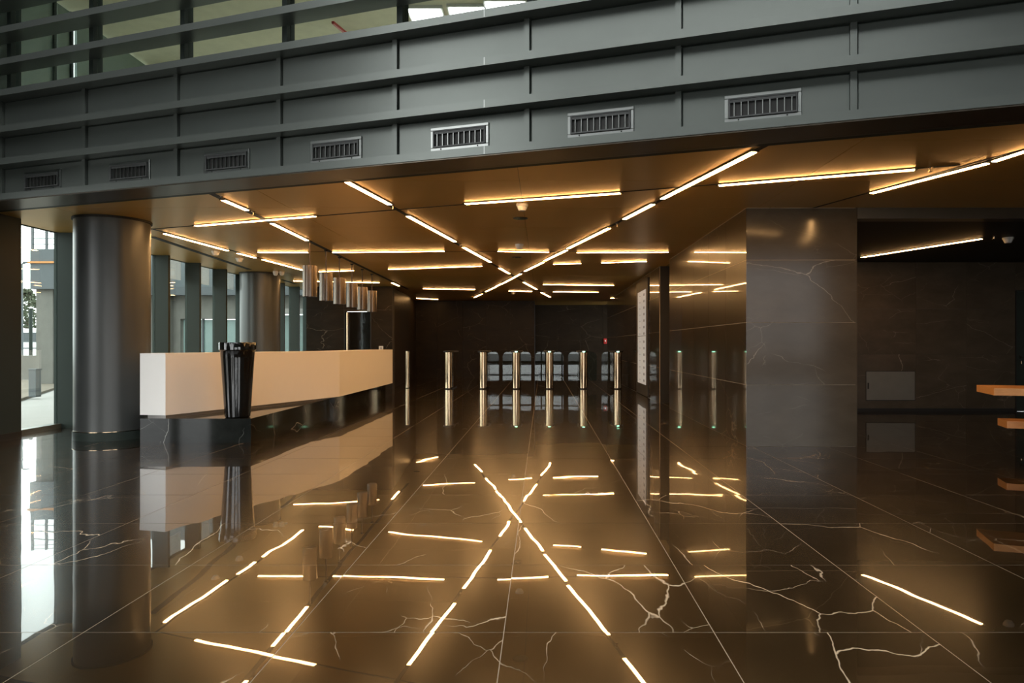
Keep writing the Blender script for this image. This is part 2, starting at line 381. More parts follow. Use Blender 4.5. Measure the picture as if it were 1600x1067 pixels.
for (px, py), wx, wy, lab in ul:
    p = ray(px, py, z=6.55)
    t = thing('ceiling_light', lab, 'light', (p.x, p.y, 6.55), 'light panels upstairs')
    MB().box(p.x-wx/2-.03, p.x+wx/2+.03, p.y-wy/2-.03, p.y+wy/2+.03, 6.50, 6.549).build('frame', M['white_plastic'], t)
    MB().box(p.x-wx/2, p.x+wx/2, p.y-wy/2, p.y+wy/2, 6.49, 6.502).build('diffuser', M['panel_light'], t)
p0 = ray(520, 25, z=6.4); 
t = MB().beam((p0.x, p0.y, 6.30), (p0.x+.15, p0.y+1.6, 6.53), .04).build('pipe', M['red'], None)
tag(t, 'thin red pipe under the ceiling upstairs behind the glass', 'pipe')
for yb in (12.9, 15.5):
    MB().box(-7.4, 5.3, yb-.12, yb+.12, 6.3, 6.55).build('beam', M['upper_ceiling'], bpy.data.objects['ceiling_upper'])

wul = struct('wall_upper_left')
M['upper_panel'] = plain('grey_green_partition', (.20,.245,.225), .35, var=.1)
for a, b_ in ((8.9,10.33),(10.38,10.70),(10.82,12.90),(13.05,14.08)):
    MB().box(-7.42, -7.38, a, b_, 3.62, 6.5).build('panel', M['upper_panel'], wul)
    MB().box(-7.42, -7.35, b_-.05, b_, 3.62, 6.5).build('post', M['steel_dark'], wul)
# ------------------------------------------------------------------ left glazing
FY = [10.7, 12.0, 13.4, 14.62, 15.84, 17.02, 18.2, 19.4, 20.6, 21.8, 23.0]
pier = MB().box(-7.95, -7.27, 7.6, 9.52, 0, 7.2).build('wall_left', M['steel_dark'], kind='structure')
MB().box(-7.272, -7.25, 8.0, 9.50, .0, .10).build('skirting', M['black'], pier)
prev = 9.52
for n, y in enumerate(FY):
    wn = struct('window_%d' % (n+1))
    MB().box(XG-.02, XG-.004, prev, y, .07, 7.0).build('pane', M['glass'], wn)
    MB().box(XG-.06, XG+.25, y, y+.075, 0, 3.4).build('mullion', M['steel_dark'], wn)
    MB().box(XG-.06, XG+.02, y+.02, y+.06, 3.4, 7.0).build('upper_mullion', M['steel_dark'], wn)
    MB().box(XG-.08, XG+.06, prev, y, 0, .07).build('sill', M['steel'], wn)
    prev = y + .075
MB().box(XG-.08, XG+.02, 9.52, 23.0, ZC+.0, 3.6).build('trim_slab_edge', M['steel_dark'], kind='structure')

# ------------------------------------------------------------------ marble walls
def panels_x(parent, X, ys, zs, mat, gap=.0018, th=.018, face=-1):
    """panels on a wall facing -X (face=-1) or +X"""
    for a, b in zip(ys[:-1], ys[1:]):
        for z0, z1 in zip(zs[:-1], zs[1:]):
            x0, x1 = (X, X+th) if face < 0 else (X-th, X)
            MB().box(x0, x1, a+gap, b-gap, z0+gap, z1-gap).build('panel', mat, parent)
def panels_y(parent, Y, xs, zs, mat, gap=.0018, th=.018):
    for a, b in zip(xs[:-1], xs[1:]):
        for z0, z1 in zip(zs[:-1], zs[1:]):
            MB().box(a+gap, b-gap, Y, Y+th, z0+gap, z1-gap).build('panel', mat, parent)
ZS = [0, .79, 1.59, 2.39, ZC-.006]
wr = MB().box(XR+.0042, XR+.3, YP+.0045, 14.07, 0, ZC).box(XR+.0042, XR+.3, 15.3, 27.6, 0, ZC).build('wall_right', M['joint'], kind='structure')
ys1 = [YP+.0] + [9.74 + 1.03*i for i in range(5)] ; ys1[-1] = 14.07
panels_x(wr, XR, ys1, ZS, M['wall'], .0028, .004)
ys2 = [15.3 + 1.025*i for i in range(13)]; ys2[-1] = 27.6
panels_x(wr, XR, ys2, ZS, M['wall'], .0028, .004)
MB().box(XR+.02, XR+1.2, 14.07, 14.10, 0, ZC).box(XR+.02, XR+1.2, 15.27, 15.3, 0, ZC).box(XR+.6, XR+.65, 14.1, 15.27, 0, ZC).build('niche_lining', M['black'], wr)
wp = MB().box(XR+.31, 4.01, YP+.0042, 27.6, 0, ZC).build('wall_pillar', M['joint'], kind='structure')
panels_y(wp, YP, [XR+.001, 4.03], ZS, M['honed'], .0028, .004)
MB().box(4.012, 4.03, YP+.02, YR, 0, 2.92).build('side_panel', M['honed'], wp)
# recess at the right
wrec = MB().box(4.03, 9.23, YR+.0195, YR+.3, 0, 2.95).box(9.23, 10.4, YR+.0195, YR+.3, 2.36, 2.95).build('wall_recess', M['dark_joint'], kind='structure')
xs = [4.03, 5.79, 7.29, 8.28, 9.23]
panels_y(wrec, YR, xs, [.06, 1.12, 2.0, 2.92], M['wall_recess'])
panels_y(wrec, YR, [9.23, 10.4], [2.37, 2.92], M['wall_recess'])
MB().box(4.03, 9.23, YR+.012, YR+.02, 0, .06).build('base_gap', M['black'], wrec)
cr_ = MB().box(4.03, 10.4, YP+.22, YR+.3, 2.92, 3.2).build('ceiling_recess', M['dark_ceiling'], kind='structure')
MB().box(4.03, 10.4, YP, YP+.22, 2.92, ZC+.2).build('trim_header', M['soffit'], kind='structure')
MB().box(10.4, 10.6, -8, YR+.3, 0, 9).build('wall_far_right', M['steel_dark'], kind='structure')
# door in the recess
dr = struct('door_1', (9.27, YR, 0))
MB().box(9.264, 10.38, YR+.03, YR+.075, .003, 2.344).build('leaf', M['steel_dark'], dr)
MB().box(9.232, 9.262, YR-.005, YR+.09, 0, 2.37).box(9.262, 10.4, YR-.005, YR+.09, 2.345, 2.37).build('frame', M['black'], dr)
h = MB().box(9.335, 9.365, YR-.0, YR+.03, 1.03, 1.09).box(9.34, 9.50, YR-.025, YR-.004, 1.045, 1.068).build('handle', M['black'], dr)
MB().lathe(9.352, YR+.01, [(.016,.93),(.016,.985)], 12).build('lock', M['chrome'], dr)
# access panel
ap = thing('access_panel', 'flush grey metal access panel low in the marble recess wall', 'panel', (4.95, YR, .6), None)
a0, a1 = ray(1353.5, 625, Y=YR), ray(1429, 580.5, Y=YR)
MB().box(a0.x, a1.x, YR-.010, YR-.001, a0.z, a1.z).build('cover', M['vent_panel'], ap)
MB().box(a0.x-.012, a1.x+.012, YR-.004, YR-.0005, a0.z-.012, a1.z+.012).build('rebate', M['black'], ap)
MB().box(a0.x+.02, a0.x+.045, YR-.018, YR-.010, (a0.z+a1.z)/2-.06, (a0.z+a1.z)/2+.06).build('latch', M['black'], ap)
# back walls
YB = 27.2
wb = MB().box(-5.4, -.33, YB+.0195, YB+.3, 0, ZC).build('wall_back', M['dark_joint'], kind='structure')
panels_y(wb, YB, [-5.4, -4.2, -3.2, -2.25, -1.3, -.33], [0, .9, 1.9, ZC-.006], M['wall_dark'])
wbr = MB().box(-.6, 4.0, 30.02, 30.3, 0, ZC).box(-.6, -.33, YB+.3, 30.02, 0, ZC).build('wall_back_recess', M['dark_joint'], kind='structure')
panels_y(wbr, 30.0, [-.33, .65, 1.65, 2.65, 4.0], [0, 1.5, ZC-.006], M['wall_dark'])
# end wall left of the back wall
YE = 20.5
we = MB().box(-7.1, -5.95, YE+.0195, YE+.3, 0, ZC).box(-5.95, -5.16, YE+.0195, YE+.3, 2.36, ZC).box(-5.16, -4.52, YE+.0195, YE+.3, 0, ZC).build('wall_end', M['dark_joint'], kind='structure')
panels_y(we, YE, [-7.1, -5.97], [0, 1.2, 2.36, ZC-.006], M['wall_dark'])
panels_y(we, YE, [-5.97, -5.14], [2.36, ZC-.006], M['wall_dark'])
panels_y(we, YE, [-5.14, -4.52], [0, 1.2, 2.36, ZC-.006], M['wall_dark'])
MB().hexa([(-4.54,YE+.02,0),(-4.52,YE+.02,0),(-5.05,YB,0),(-5.4,YB,0),(-4.54,YE+.02,ZC),(-4.52,YE+.02,ZC),(-5.05,YB,ZC),(-5.4,YB,ZC)]).build('side_panel', M['wall_dark'], we)
d2 = struct('door_2', (-5.55, YE, 0))
MB().box(-5.93, -5.18, YE+.05, YE+.08, .02, 2.3).build('leaf', M['gloss_black'], d2)
MB().box(-5.965, -5.935, YE-.004, YE+.09, 0, 2.36).box(-5.175, -5.145, YE-.004, YE+.09, 0, 2.36).box(-5.935, -5.175, YE-.004, YE+.09, 2.31, 2.36).build('frame', M['black'], d2)
MB().lathe(-5.86, YE+.0, [(.035,.25),(.035,2.28)], 14).box(-5.87,-5.85,YE+.0,YE+.05,.5,.52).box(-5.87,-5.85,YE+.0,YE+.05,2.05,2.07).build('pull_handle', M['chrome'], d2, smooth=True)
MB().box(-5.935, -5.175, YE-.012, YE-.005, 2.315, 2.34).build('head_strip', M['chrome'], d2)
q = ray(595.5, 544, Y=YE)
sw = thing('wall_switch', 'small pale grey switch plate on the marble wall behind the desk', 'switch', (q.x, YE-.002, q.z))
MB().box(q.x-.065, q.x+.065, YE-.012, YE-.002, q.z-.065, q.z+.065).build('plate', M['white_plastic'], sw)
MB().box(q.x-.03, q.x+.03, YE-.017, YE-.012, q.z-.03, q.z+.03).build('rocker', M['rail'], sw)

# ------------------------------------------------------------------ atrium behind the camera (unseen; openings and solid parts shaped to steer the daylight)
rear = struct('wall_rear', (0, -8, 0))
MB().box(-7.9,-4.6,-8.24,-8.05,0,3.4).box(3.2,5.2,-8.24,-8.05,0,3.4).build('side_wall', M['steel_dark'], rear)
for i in (2,3,4,5,6,7,9,10,11): MB().box(-7.6+i*1.5-.05, -7.6+i*1.5+.05, -8.2, -8, 0, 3.4).build('mullion', M['steel_dark'], rear)
for z in (0, .8, 1.25, 1.7, 2.3, 3.0): MB().box(-4.6, 3.2, -8.22, -8.02, z, z+.14).box(5.2, 10.5, -8.22, -8.02, z, z+.06).build('transom', M['steel_dark'], rear)
MB().box(-7.9, 5.2, -8.24, -8.05, 3.4, 9).box(5.2, 10.6, -8.24, -8.05, 4.4, 9).build('upper_wall', M['steel_dark'], rear)
ra = struct('ceiling_atrium', (0, 0, 9))
MB().prism(clip([(2.4,-8.2),(10.6,-8.2),(10.6,6),(2.4,6)], -KF, -1, -(F0-.05)), 9.31, 9.4).build('roof_light_block', M['steel_dark'], ra)  # unseen cover, added to keep skylight off the right end of the facade
for i in range(10): MB().box(-7.6+i*2-.08, -7.6+i*2+.08, -8.2, F0-KF*(-7.6+i*2)-.05, 9.0, 9.3).build('roof_beam', M['steel_dark'], ra)
for j in range(8): MB().box(-7.7, 10.5 if j < 5 else 4, -7.9+j*1.6, -7.8+j*1.6, 9.05, 9.2).build('roof_bar', M['steel_dark'], ra)
MB().box(-7.9, -7.6, -8, -3.6, 0, 9).box(-7.9, -7.6, 1.4, 2.0, 0, 9).box(-7.9, -7.6, 2.0, 7.6, 3.2, 9).box(-7.8,-7.65,3.8,3.9,0,3.2).box(-7.8,-7.65,5.6,5.7,0,3.2).box(-7.9, -7.6, -3.6, 1.4, 0, 3.4).box(-7.85,-7.65,-1.15,-1.05,3.4,9).build('wall_atrium_left', M['steel_dark'], kind='structure')

# ------------------------------------------------------------------ columns
def column(cx, cy_, r):
    c = struct('column', (cx, cy_, 0))
    MB().lathe(cx, cy_, [(r,0.0),(r,ZC-.03)], 64).build('shaft', M['column'], c, smooth=True)
    MB().lathe(cx, cy_, [(r+.012,0.0),(r+.012,.115),(r+.008,.12),(r,.12)], 64).build('base_ring', M['steel_dark'], c, smooth=True)
    MB().lathe(cx, cy_, [(r+.014,.117),(r+.014,.124)], 64).build('base_trim', M['chrome'], c, smooth=True)
    MB().lathe(cx, cy_, [(r-.01,ZC-.03),(r+.02,ZC-.028),(r+.02,ZC-.001)], 64).build('head_ring', M['black'], c, smooth=True)
column(-6.08, 9.66, .468)
column(-6.95, 16.8, .462)

# ------------------------------------------------------------------ ceiling lights and their tracks
def strip(a, b, z, label, group='linear ceiling lights', wd=.056):
    t = thing('linear_light', label, 'light', ((a.x+b.x)/2, (a.y+b.y)/2, z), group)
    d = (b-a).normalized()
    MB().bar(a-d*.03, b+d*.03, wd+.022, z-.011, z-.005).build('housing', M['black'], t)
    MB().bar(a, b, wd, z-.0165, z-.0115).build('diffuser', M['led'], t)
def run(desc, segs, frm='front', z=ZC, wd=.056):
    n = len(segs)
    for i, (x0,y0,x1,y1) in enumerate(segs):
        lab = ('glowing strip light %s' % desc) if n == 1 else ('%s glowing strip from the %s %s' % (ORD[i], frm, desc))
        strip(ray(x0,y0,z=z), ray(x1,y1,z=z), z, lab, wd=wd)
def track(pts, wd=.055, z=ZC):
    a, b = ray(pts[0],pts[1],z=z), ray(pts[2],pts[3],z=z)
    MB().bar(a, b, wd, z-.0045, z-.0003).build('slot', M['black'], ce)
runA = [(542.6,283,609,318.2),(637.6,336.5,710.7,376.4),(724.3,385.4,766.3,408.7),(780.6,418,795.5,426.7),(818.6,440.5,838.3,451.4),(845.9,456.4,859.7,463.8)]
run('in the diagonal starting left of centre', runA)
runB = [(1178,235.6,1035,309),(1020.3,317.8,975.6,341),(951.6,355.3,887.5,387.2),(885,390,851,406.5),(848.8,408.8,820,423),(813.8,427,787.5,441.3),(786.3,441.8,775.8,446.3),(775,447.5,759.3,455),(753,458.8,741.5,464)]
run('in the diagonal starting right of centre', runB)
runC = [(349,311.3,385.6,327),(425,347.8,479.6,374.6),(612.6,441.2,623.3,446)]
run('in the run that carries the pendants', runC)
runD = [(257.4,364,355.3,390.5),(371.5,394.6,398.7,401.8),(411,404.7,473,421.3)]
run('in the run beside the left windows', runD)
run('in the slanted cross run nearest the steel band', [(305.8,351.8,492,336.5),(727.5,317.2,968.8,300.3),(1123.4,288.1,1428.8,263.4)], 'left')
run('in the run above the marble pillar', [(1361.9,300.3,1543,253.4),(1553,250.3,1640,222)], 'left')
run('in the straight cross row at the first pendant', [(403.6,393.2,481,393.4),(520,393.4,694,391.4),(778,391.6,857.3,393),(901.6,393.8,1044,392.8)], 'left')
run('in the second cross row behind the first pendant', [(499,423.8,552,422),(607.4,420,752.8,414.9),(865,412,907.5,410.8),(940,409.7,1010,407.5)], 'left')
run('in the third cross row, past the last pendant', [(458.4,438.4,592.8,441),(848.8,444,958.8,445.3)], 'left')
run('in the last long cross row before the gates', [(661,450.5,741.8,451.8),(795,454,831,454.8),(864.5,455.3,934.5,456.3)], 'left')
run('close to the back wall, alone at the left end', [(651,465.5,684,467.5)])
run('short and slanted, beside the right wall near the gates', [(955,465.5,964,463.8)])
ZR = 2.92
strip(ray(1347,401,z=ZR), ray(1533,372,z=ZR), ZR, 'glowing strip light alone on the dark ceiling of the right recess')
track((533.5,277.5,861,464.5))
track((1200,225,741,464.2))
track((322.6,298.3,638,452), wd=.08)
track((236,357,474,421.6), wd=.04)
track((232,358.2,1500,257.6), wd=.03)
track((237,369.5,390,421), wd=.11)
track((439.6,436.6,462,443.4), wd=.09)
track((1270,325,1640,222), wd=.03)
track((400,393.3,1046,392.9), wd=.02)

# ------------------------------------------------------------------ pendants
pd = [(484.2,376),(509.6,390),(530.5,401),(550,411.5),(566,420),(581.2,427.5)]
pts = [ray(x,y,z=ZC) for x,y in pd]
b = pts[0]
pen0 = thing('pendant_lamp', 'brushed steel cylinder pendant above the white desk, first from the front', 'lamp', (b.x,b.y,ZC), 'pendants above the desk')
zb = 2.115; zt = 2.64
MB().lathe(b.x,b.y,[(.012,zt),(.012,ZC-.006)],10).build('rod', M['rod'], pen0, smooth=True)
MB().lathe(b.x,b.y,[(.035,ZC-.03),(.035,ZC-.006)],16).build('ceiling_rose', M['black'], pen0, smooth=True)
MB().lathe(b.x,b.y,[(.100,zb+.06),(.110,zb),(.118,zb),(.118,zt-.004),(.113,zt),(.012,zt)],48,caps=False).build('shade', M['pend'], pen0, smooth=True)
MB().lathe(b.x,b.y,[(.108,zb+.05),(.108,zb+.055)],32).build('lens', M['white_plastic'], pen0, smooth=True)
for i, p in enumerate(pts[1:], 1):
    dup(pen0, (p.x,p.y,ZC), 'brushed steel cylinder pendant above the white desk, %s from the front' % ORD[i])

# ------------------------------------------------------------------ detectors, sprinklers, cameras
def detector(p, z, label):
    t = thing('smoke_detector', label, 'detector', (p.x,p.y,z), 'ceiling smoke detectors')
    MB().lathe(p.x,p.y,[(.03,z-.085),(.045,z-.08),(.062,z-.045),(.062,z-.03)],24).build('sensor', M['white_plastic'], t, smooth=True)
    MB().lathe(p.x,p.y,[(.072,z-.032),(.075,z-.02),(.075,z-.001)],24).build('base', M['white_plastic'], t, smooth=True)
detector(ray(816,319,z=ZC), ZC, 'white smoke detector just behind the strip nearest the steel band')
detector(ray(811.5,381.5,z=ZC), ZC, 'white smoke detector in mid ceiling, in front of a straight strip')
detector(ray(336.8,392,z=ZC), ZC, 'white smoke detector over the left windows, front one of two')
detector(ray(374,403,z=ZC), ZC, 'white smoke detector over the left windows, rear one of two')
detector(ray(802,456,z=ZC), ZC, 'small white smoke detector in the distance before the back wall')
detector(ray(1575,371,z=ZR), ZR, 'white smoke detector on the dark recess ceiling')
for (x,y),lab in (((813,340.8),'flat round cover plate on the ceiling behind the nearest smoke detector'),((807,401.8),'flat round cover plate on the ceiling behind the mid smoke detector'),((651,459),'flat round cover plate on the ceiling near the back wall')):
    p = ray(x,y,z=ZC); o = MB().lathe(p.x,p.y,[(.10,ZC-.006),(.105,ZC-.0005)],32).build('cover_plate', M['pend']); tag(o, lab, 'plate', 'round ceiling plates')
def sprinkler(p, z, label):
    t = thing('sprinkler', label, 'sprinkler', (p.x,p.y,z), 'ceiling sprinklers')
    MB().lathe(p.x,p.y,[(.008,z-.045),(.010,z-.01),(.024,z-.008),(.026,z-.0046)],14).build('body', M['chrome'], t, smooth=True)
    MB().lathe(p.x,p.y,[(.020,z-.05),(.020,z-.046)],14).build('deflector', M['chrome'], t, smooth=True)
for (x,y),z,lab in (((347.5,306),ZC,'small sprinkler in the pendant slot near its front end'),((396,330),ZC,'small sprinkler in the pendant slot before the crossing strip'),((614,320.5),ZC,'small sprinkler in the left diagonal slot after its first strip'),((719,381),ZC,'small sprinkler in the left diagonal slot after its second strip'),((964,348.5),ZC,'small sprinkler in the right diagonal slot after its second strip'),((1453,261),ZC,'small sprinkler at the right end of the slanted cross run'),((1553,368),ZR,'small sprinkler on the dark recess ceiling beside the detector')):
    sprinkler(ray(x,y,z=z), z, lab)
for x, lab in ((430.6,'white dome camera on the second column, left of two'),(440.3,'white dome camera on the second column, right of two')):
    q = ray(x, 426.5, Y=16.3 if x < 435 else 16.35)
    t = thing('dome_camera', lab, 'camera', (q.x,q.y,q.z+.06), 'dome cameras by the column')
    MB().lathe(q.x,q.y,[(.03,q.z-.06),(.05,q.z-.04),(.06,q.z),(.06,q.z+.02)],24).build('dome', M['white_plastic'], t, smooth=True)
    MB().lathe(q.x,q.y,[(.062,q.z+.02),(.062,q.z+.055)],24).box(q.x-.03,q.x+.03,q.y,q.y+.3,q.z+.03,q.z+.055).build('mount', M['white_plastic'], t, smooth=True)
q = ray(945.5, 532.5, Y=29.98); t = thing('fire_alarm', 'small red fire alarm on the dark back wall', 'alarm', (q.x,29.98,q.z))
MB().box(q.x-.07,q.x+.07,29.93,29.99,q.z-.13,q.z+.1).build('case', M['red'], t, bevel=.01)
MB().lathe(q.x,29.925,[(.03,q.z-.03),(.03,q.z+.03)],12).build('button', M['white_plastic'], t)

# ------------------------------------------------------------------ reception desk on its plinth
PT = .32
o = MB().prism([(-5.365,9.10),(-3.89,9.10),(-3.89,16.9),(-5.365,16.9)], 0, PT).build('plinth', M['plinth'])
tag(o, 'black veined marble plinth under the white reception desk', 'plinth')
desk = thing('reception_desk', 'long white faceted reception desk floating over a black plinth', 'desk', (-4.6, 12.5, PT))
ZB, ZT = .362, 1.188
def desk_pt(x, y): return ray(x, y, z=ZB)
pa, pb, pc, pdn = desk_pt(218.5,648), desk_pt(258.5,649), desk_pt(530.5,619.5), desk_pt(613.4,598.5)
th = .55
outer = [(pa.x,pa.y),(pb.x,pb.y),(pc.x,pc.y),(pdn.x,pdn.y)]
inner = [(pdn.x-th,pdn.y),(pc.x-th,pc.y+.05),(pb.x-th+.15,pb.y+th),(pa.x,pa.y+th)]
MB().prism(outer+inner, ZB, ZT-.028).build('body', M['white'], desk, bevel=.004)
MB().prism(outer+inner, ZT-.027, ZT).build('counter_top', M['white'], desk, bevel=.004)
tk = [(pa.x+.10,pa.y+.012),(pb.x-.005,pb.y+.014),(pc.x-.22,pc.y-.45),(pdn.x-.24,pdn.y-.1)]
tki = [(pdn.x-th+.05,pdn.y-.1),(pc.x-th+.05,pc.y+.05),(pb.x-th+.25,pb.y+th-.1),(pa.x+.08,pa.y+th-.1)]
MB().prism(tk+tki, PT+.0005, ZB-.0005).build('toe_kick', M['rail'], desk)

# tall black planter on the plinth corner
b = Vector((-4.155, 9.30, PT))
pot = thing('planter', 'tall glossy black fluted planter tapering down, standing on the plinth corner', 'planter', b)
flute = lambda t, z: 1 - .055*max(0, math.cos(6*t + math.pi))**2
prof = [(.150,PT+.001),(.163,PT+.012),(.170,PT+.1),(.182,PT+.3),(.198,PT+.55),(.214,PT+.8),(.222,PT+.90),(.226,PT+.905),(.229,PT+1.0),(.226,PT+1.012),(.205,PT+1.012),(.196,PT+.97),(.185,PT+.8)]
MB().lathe(b.x,b.y,prof,128,fn=flute).build('pot', M['gloss_black'], pot, smooth=True)
MB().lathe(b.x,b.y,[(.226,PT+.905),(.236,PT+.915),(.238,PT+1.008),(.234,PT+1.016),(.2,PT+1.016)],128,fn=flute,caps=False).build('rim', M['gloss_black'], pot, smooth=True)

# ------------------------------------------------------------------ speed gates
YG = 20.1
def stadium(cx, y0, y1, r, n=14):
    p = [(cx + r*math.cos(math.pi + math.pi*i/n), y0 + r + r*math.sin(math.pi + math.pi*i/n)) for i in range(n+1)]
    return p + [(cx + r*math.cos(math.pi*i/n), y1 - r + r*math.sin(math.pi*i/n)) for i in range(n+1)]
def flap(cx, w, yc, mirror):
    """glass wing from the post at x=cx outwards; arched on its free upper corner"""
    z0, z1, r = .21, 1.10, .16
    pr = [(0,z0),(w,z0)] + [(w-r+r*math.cos(a*math.pi/16), z1-r+r*math.sin(a*math.pi/16)) for a in range(9)] + [(.04,z1),(0,z1-.05)]
    mb = MB(); n = len(pr); s = -1 if mirror else 1
    mb.v = [(cx+s*x, yc-.006, z) for x,z in pr] + [(cx+s*x, yc+.006, z) for x,z in pr]
    mb.f = [tuple(range(n)), tuple(reversed(range(n,2*n)))] + [(i,(i+1)%n,n+(i+1)%n,n+i) for i in range(n)]
    return mb
GX = [(700.5),(754.5),(806.5),(858.5),(912),(965.5)]
for i, px in enumerate(GX):
    gx = (px-CX)/F*YG
    t = thing('speed_gate', 'chrome speed gate pedestal with black top plate, %s from the left' % ORD[i], 'turnstile', (gx, YG, 0), 'speed gates at the back')
    MB().prism(stadium(gx, YG, YG+1.25, .122), .03, 1.085).build('pedestal', M['chrome'], t, smooth=True)
    MB().prism(stadium(gx, YG+.01, YG+1.24, .112), 0, .03).build('foot', M['black'], t)
    MB().prism(stadium(gx, YG-.03, YG+1.28, .165), 1.085, 1.125).build('top_plate', M['black'], t, bevel=.006)
    if i >= 2: MB().box(gx-.035, gx+.035, YG-.034, YG-.0305, 1.092, 1.118).build('indicator', M['green'], t)
    if i >= 1:
        if i < 5: flap(gx+.122, .31, YG+.62, False).build('glass_flap', M['flap'], t)
        if i > 1: flap(gx-.122, .31, YG+.62, True).build('glass_flap', M['flap'], t)
gx = (636-CX)/F*20.5
t = thing('gate_post', 'slim steel end post beside the desk, left of the speed gates', 'post', (gx, 20.5, 0))
MB().prism(stadium(gx,20.5,20.62,.055), .02, 1.10).build('shaft', M['chrome'], t, smooth=True)
MB().prism(stadium(gx,20.5,20.62,.058), 1.10, 1.115).build('cap', M['chrome'], t)
MB().prism(stadium(gx,20.5,20.62,.05), 0, .02).build('foot', M['black'], t)

# ------------------------------------------------------------------ directory board on the right wall
db = thing('directory_board', 'tall white backlit directory board in a black frame on the right wall', 'sign', (XR-.02, 17.8, 0))
ya, yb = 17.05, 18.46
MB().box(XR-.03, XR-.0005, 16.8, 18.8, .01, 2.97).build('backing', M['black'], db)
MB().box(XR-.042, XR-.031, ya, (ya+yb)/2-.006, .30, 2.70).box(XR-.042, XR-.031, (ya+yb)/2+.006, yb, .30, 2.70).build('panel', M['sign'], db)
MB().box(XR-.0435, XR-.0422, ya, yb, 1.525, 1.54).build('divider', M['ink'], db)
mb = MB()
for r in range(14):
    z = 2.58 - r*.165 - (.04 if r > 6 else 0)
    for c in range(2):
        y = ya + .28 + c*.70
        wdt = .10 if c else .16
        mb.box(XR-.0435, XR-.0425, y-wdt/2, y+wdt/2, z-(.03 if c == 0 else .012), z+(.03 if c == 0 else .012))
mb.build('lettering', M['ink'], db)

# ------------------------------------------------------------------ wooden table and bench at the right edge
def rot(px, py, ox, oy, a):
    return (ox + px*math.cos(a) - py*math.sin(a), oy + px*math.sin(a) + py*math.cos(a))
def trestle(name, label, cat, ox, oy, L, D, zt, thick):
    a = -math.atan(KF)
    t = thing(name, label, cat, (ox, oy, 0))
    rect = lambda x0,x1,y0,y1: [rot(x,y,ox,oy,a) for x,y in ((x0,y0),(x1,y0),(x1,y1),(x0,y1))]
    MB().prism(rect(0,L,0,D), zt-thick, zt).build('top', M['wood'], t, bevel=.004)
    for x in (.95, L-.25):
        MB().prism(rect(x,x+.06,.06,D-.06), .0, zt-thick-.001).build('leg', M['wood'], t, bevel=.003)
    return t
trestle('table', 'orange wooden table top reaching in from the right edge', 'table', 4.71, 7.13, 2.2, .62, .85, .075)
trestle('bench', 'low orange wooden bench behind the table at the right edge', 'bench', 5.45, 8.02, 1.9, .34, .408, .085)

# ------------------------------------------------------------------ outside, beyond the left glazing
gr = MB().box(-90, -7.95, -20, 120, -.14, -.012).box(-7.95, 40, 31, 120, -.14, -.012).box(-7.95, 40, -60, -8.3, -.14, -.012).build('ground', M['ground'], kind='structure')
MB().prism([(-7.96,-4),(-7.96,24),(-16.3,24),(-14.1,19.8),(-11.8,15.4),(-11,13),(-11,-4)], -.011, .0).build('path', M['paving'], kind='structure')
MB().prism([(-11.1,13),(-11.9,15.4),(-14.2,19.8),(-16.4,24),(-30,27),(-30,13)], -.011, .05).build('gravel', M['gravel'], kind='stuff')
# concrete pillar carrying a steel box with railing
p = ray(69.5, 602, z=0); tw = thing('stair_tower', 'raw concrete pillar carrying a grey steel landing with railing', 'tower', (p.x,p.y,0))
MB().box(p.x-.27, p.x+.27, p.y, p.y+.6, .052, ray(0,450,Y=p.y).z).build('pillar', M['concrete'], tw)
zb_, zt_ = ray(0,452,Y=p.y).z, ray(0,390,Y=p.y).z
MB().box(p.x-.35, p.x+1.4, p.y-.15, p.y+2.2, zb_, zt_).build('landing', M['slate'], tw)
MB().box(p.x-.40, p.x+.55, p.y-.2, p.y+2.2, zb_+.82, zb_+.88).build('wood_edge', M['wood'], tw)
ztr = ray(0,343,Y=p.y).z
for x in (p.x-.33, p.x+.12, p.x+1.35): MB().box(x-.03, x+.03, p.y-.1, p.y-.04, zt_, ztr).build('rail_post', M['slate'], tw)
for k in range(5): MB().box(p.x-.33, p.x+1.35, p.y-.09, p.y-.07, zt_+.15+k*.19, zt_+.17+k*.19).build('rail', M['slate'], tw)
# low wall, bollard, lamp, pole, tree, van, railing
p = ray(56, 576, Y=24.5)
o = MB().box(-21.5, -15.4, 24.6, 24.9, .052, .92).build('low_wall', M['concrete']); tag(o, 'low concrete wall beyond the gravel outside', 'wall')
p = ray(54.5, 620, z=.05); t = thing('bollard', 'square grey bollard in the gravel outside the first window', 'bollard', (p.x,p.y,.05))
MB().box(p.x-.09,p.x+.09,p.y-.09,p.y+.09,.05,.70).build('body', M['slate'], t, bevel=.01); MB().box(p.x-.1,p.x+.1,p.y-.1,p.y+.1,.70,.73).build('cap', M['slate'], t)
p = ray(34.5, 539, Y=42); t = thing('street_lamp', 'tall street lamp with a short arm seen outside', 'lamp', (p.x,p.y,0))
zl = ray(0,412,Y=42).z
MB().lathe(p.x,p.y,[(.07,0),(.045,zl)],10).build('pole', M['slate'], t, smooth=True)
MB().beam((p.x,p.y,zl),(p.x+.3,p.y,zl+.06),.06).build('arm', M['slate'], t); MB().box(p.x+.1,p.x+.42,p.y-.1,p.y+.1,zl+.02,zl+.13).build('head', M['slate'], t, bevel=.02)
p = ray(48, 539, Y=30); t = MB().lathe(p.x,p.y,[(.07,-.01),(.07,ray(0,483,Y=30).z)],12).build('pole', M['steel_dark'], smooth=True); tag(t, 'dark steel pole standing behind the low wall outside', 'pole')
p = ray(43, 539, Y=48); t = thing('tree', 'dark bushy tree beyond the street seen through the first window', 'tree', (p.x,p.y,0))
MB().lathe(p.x,p.y,[(.2,0),(.12,3.2)],10).build('trunk', M['bark'], t)
mb = MB(); rnd = random.Random(3)
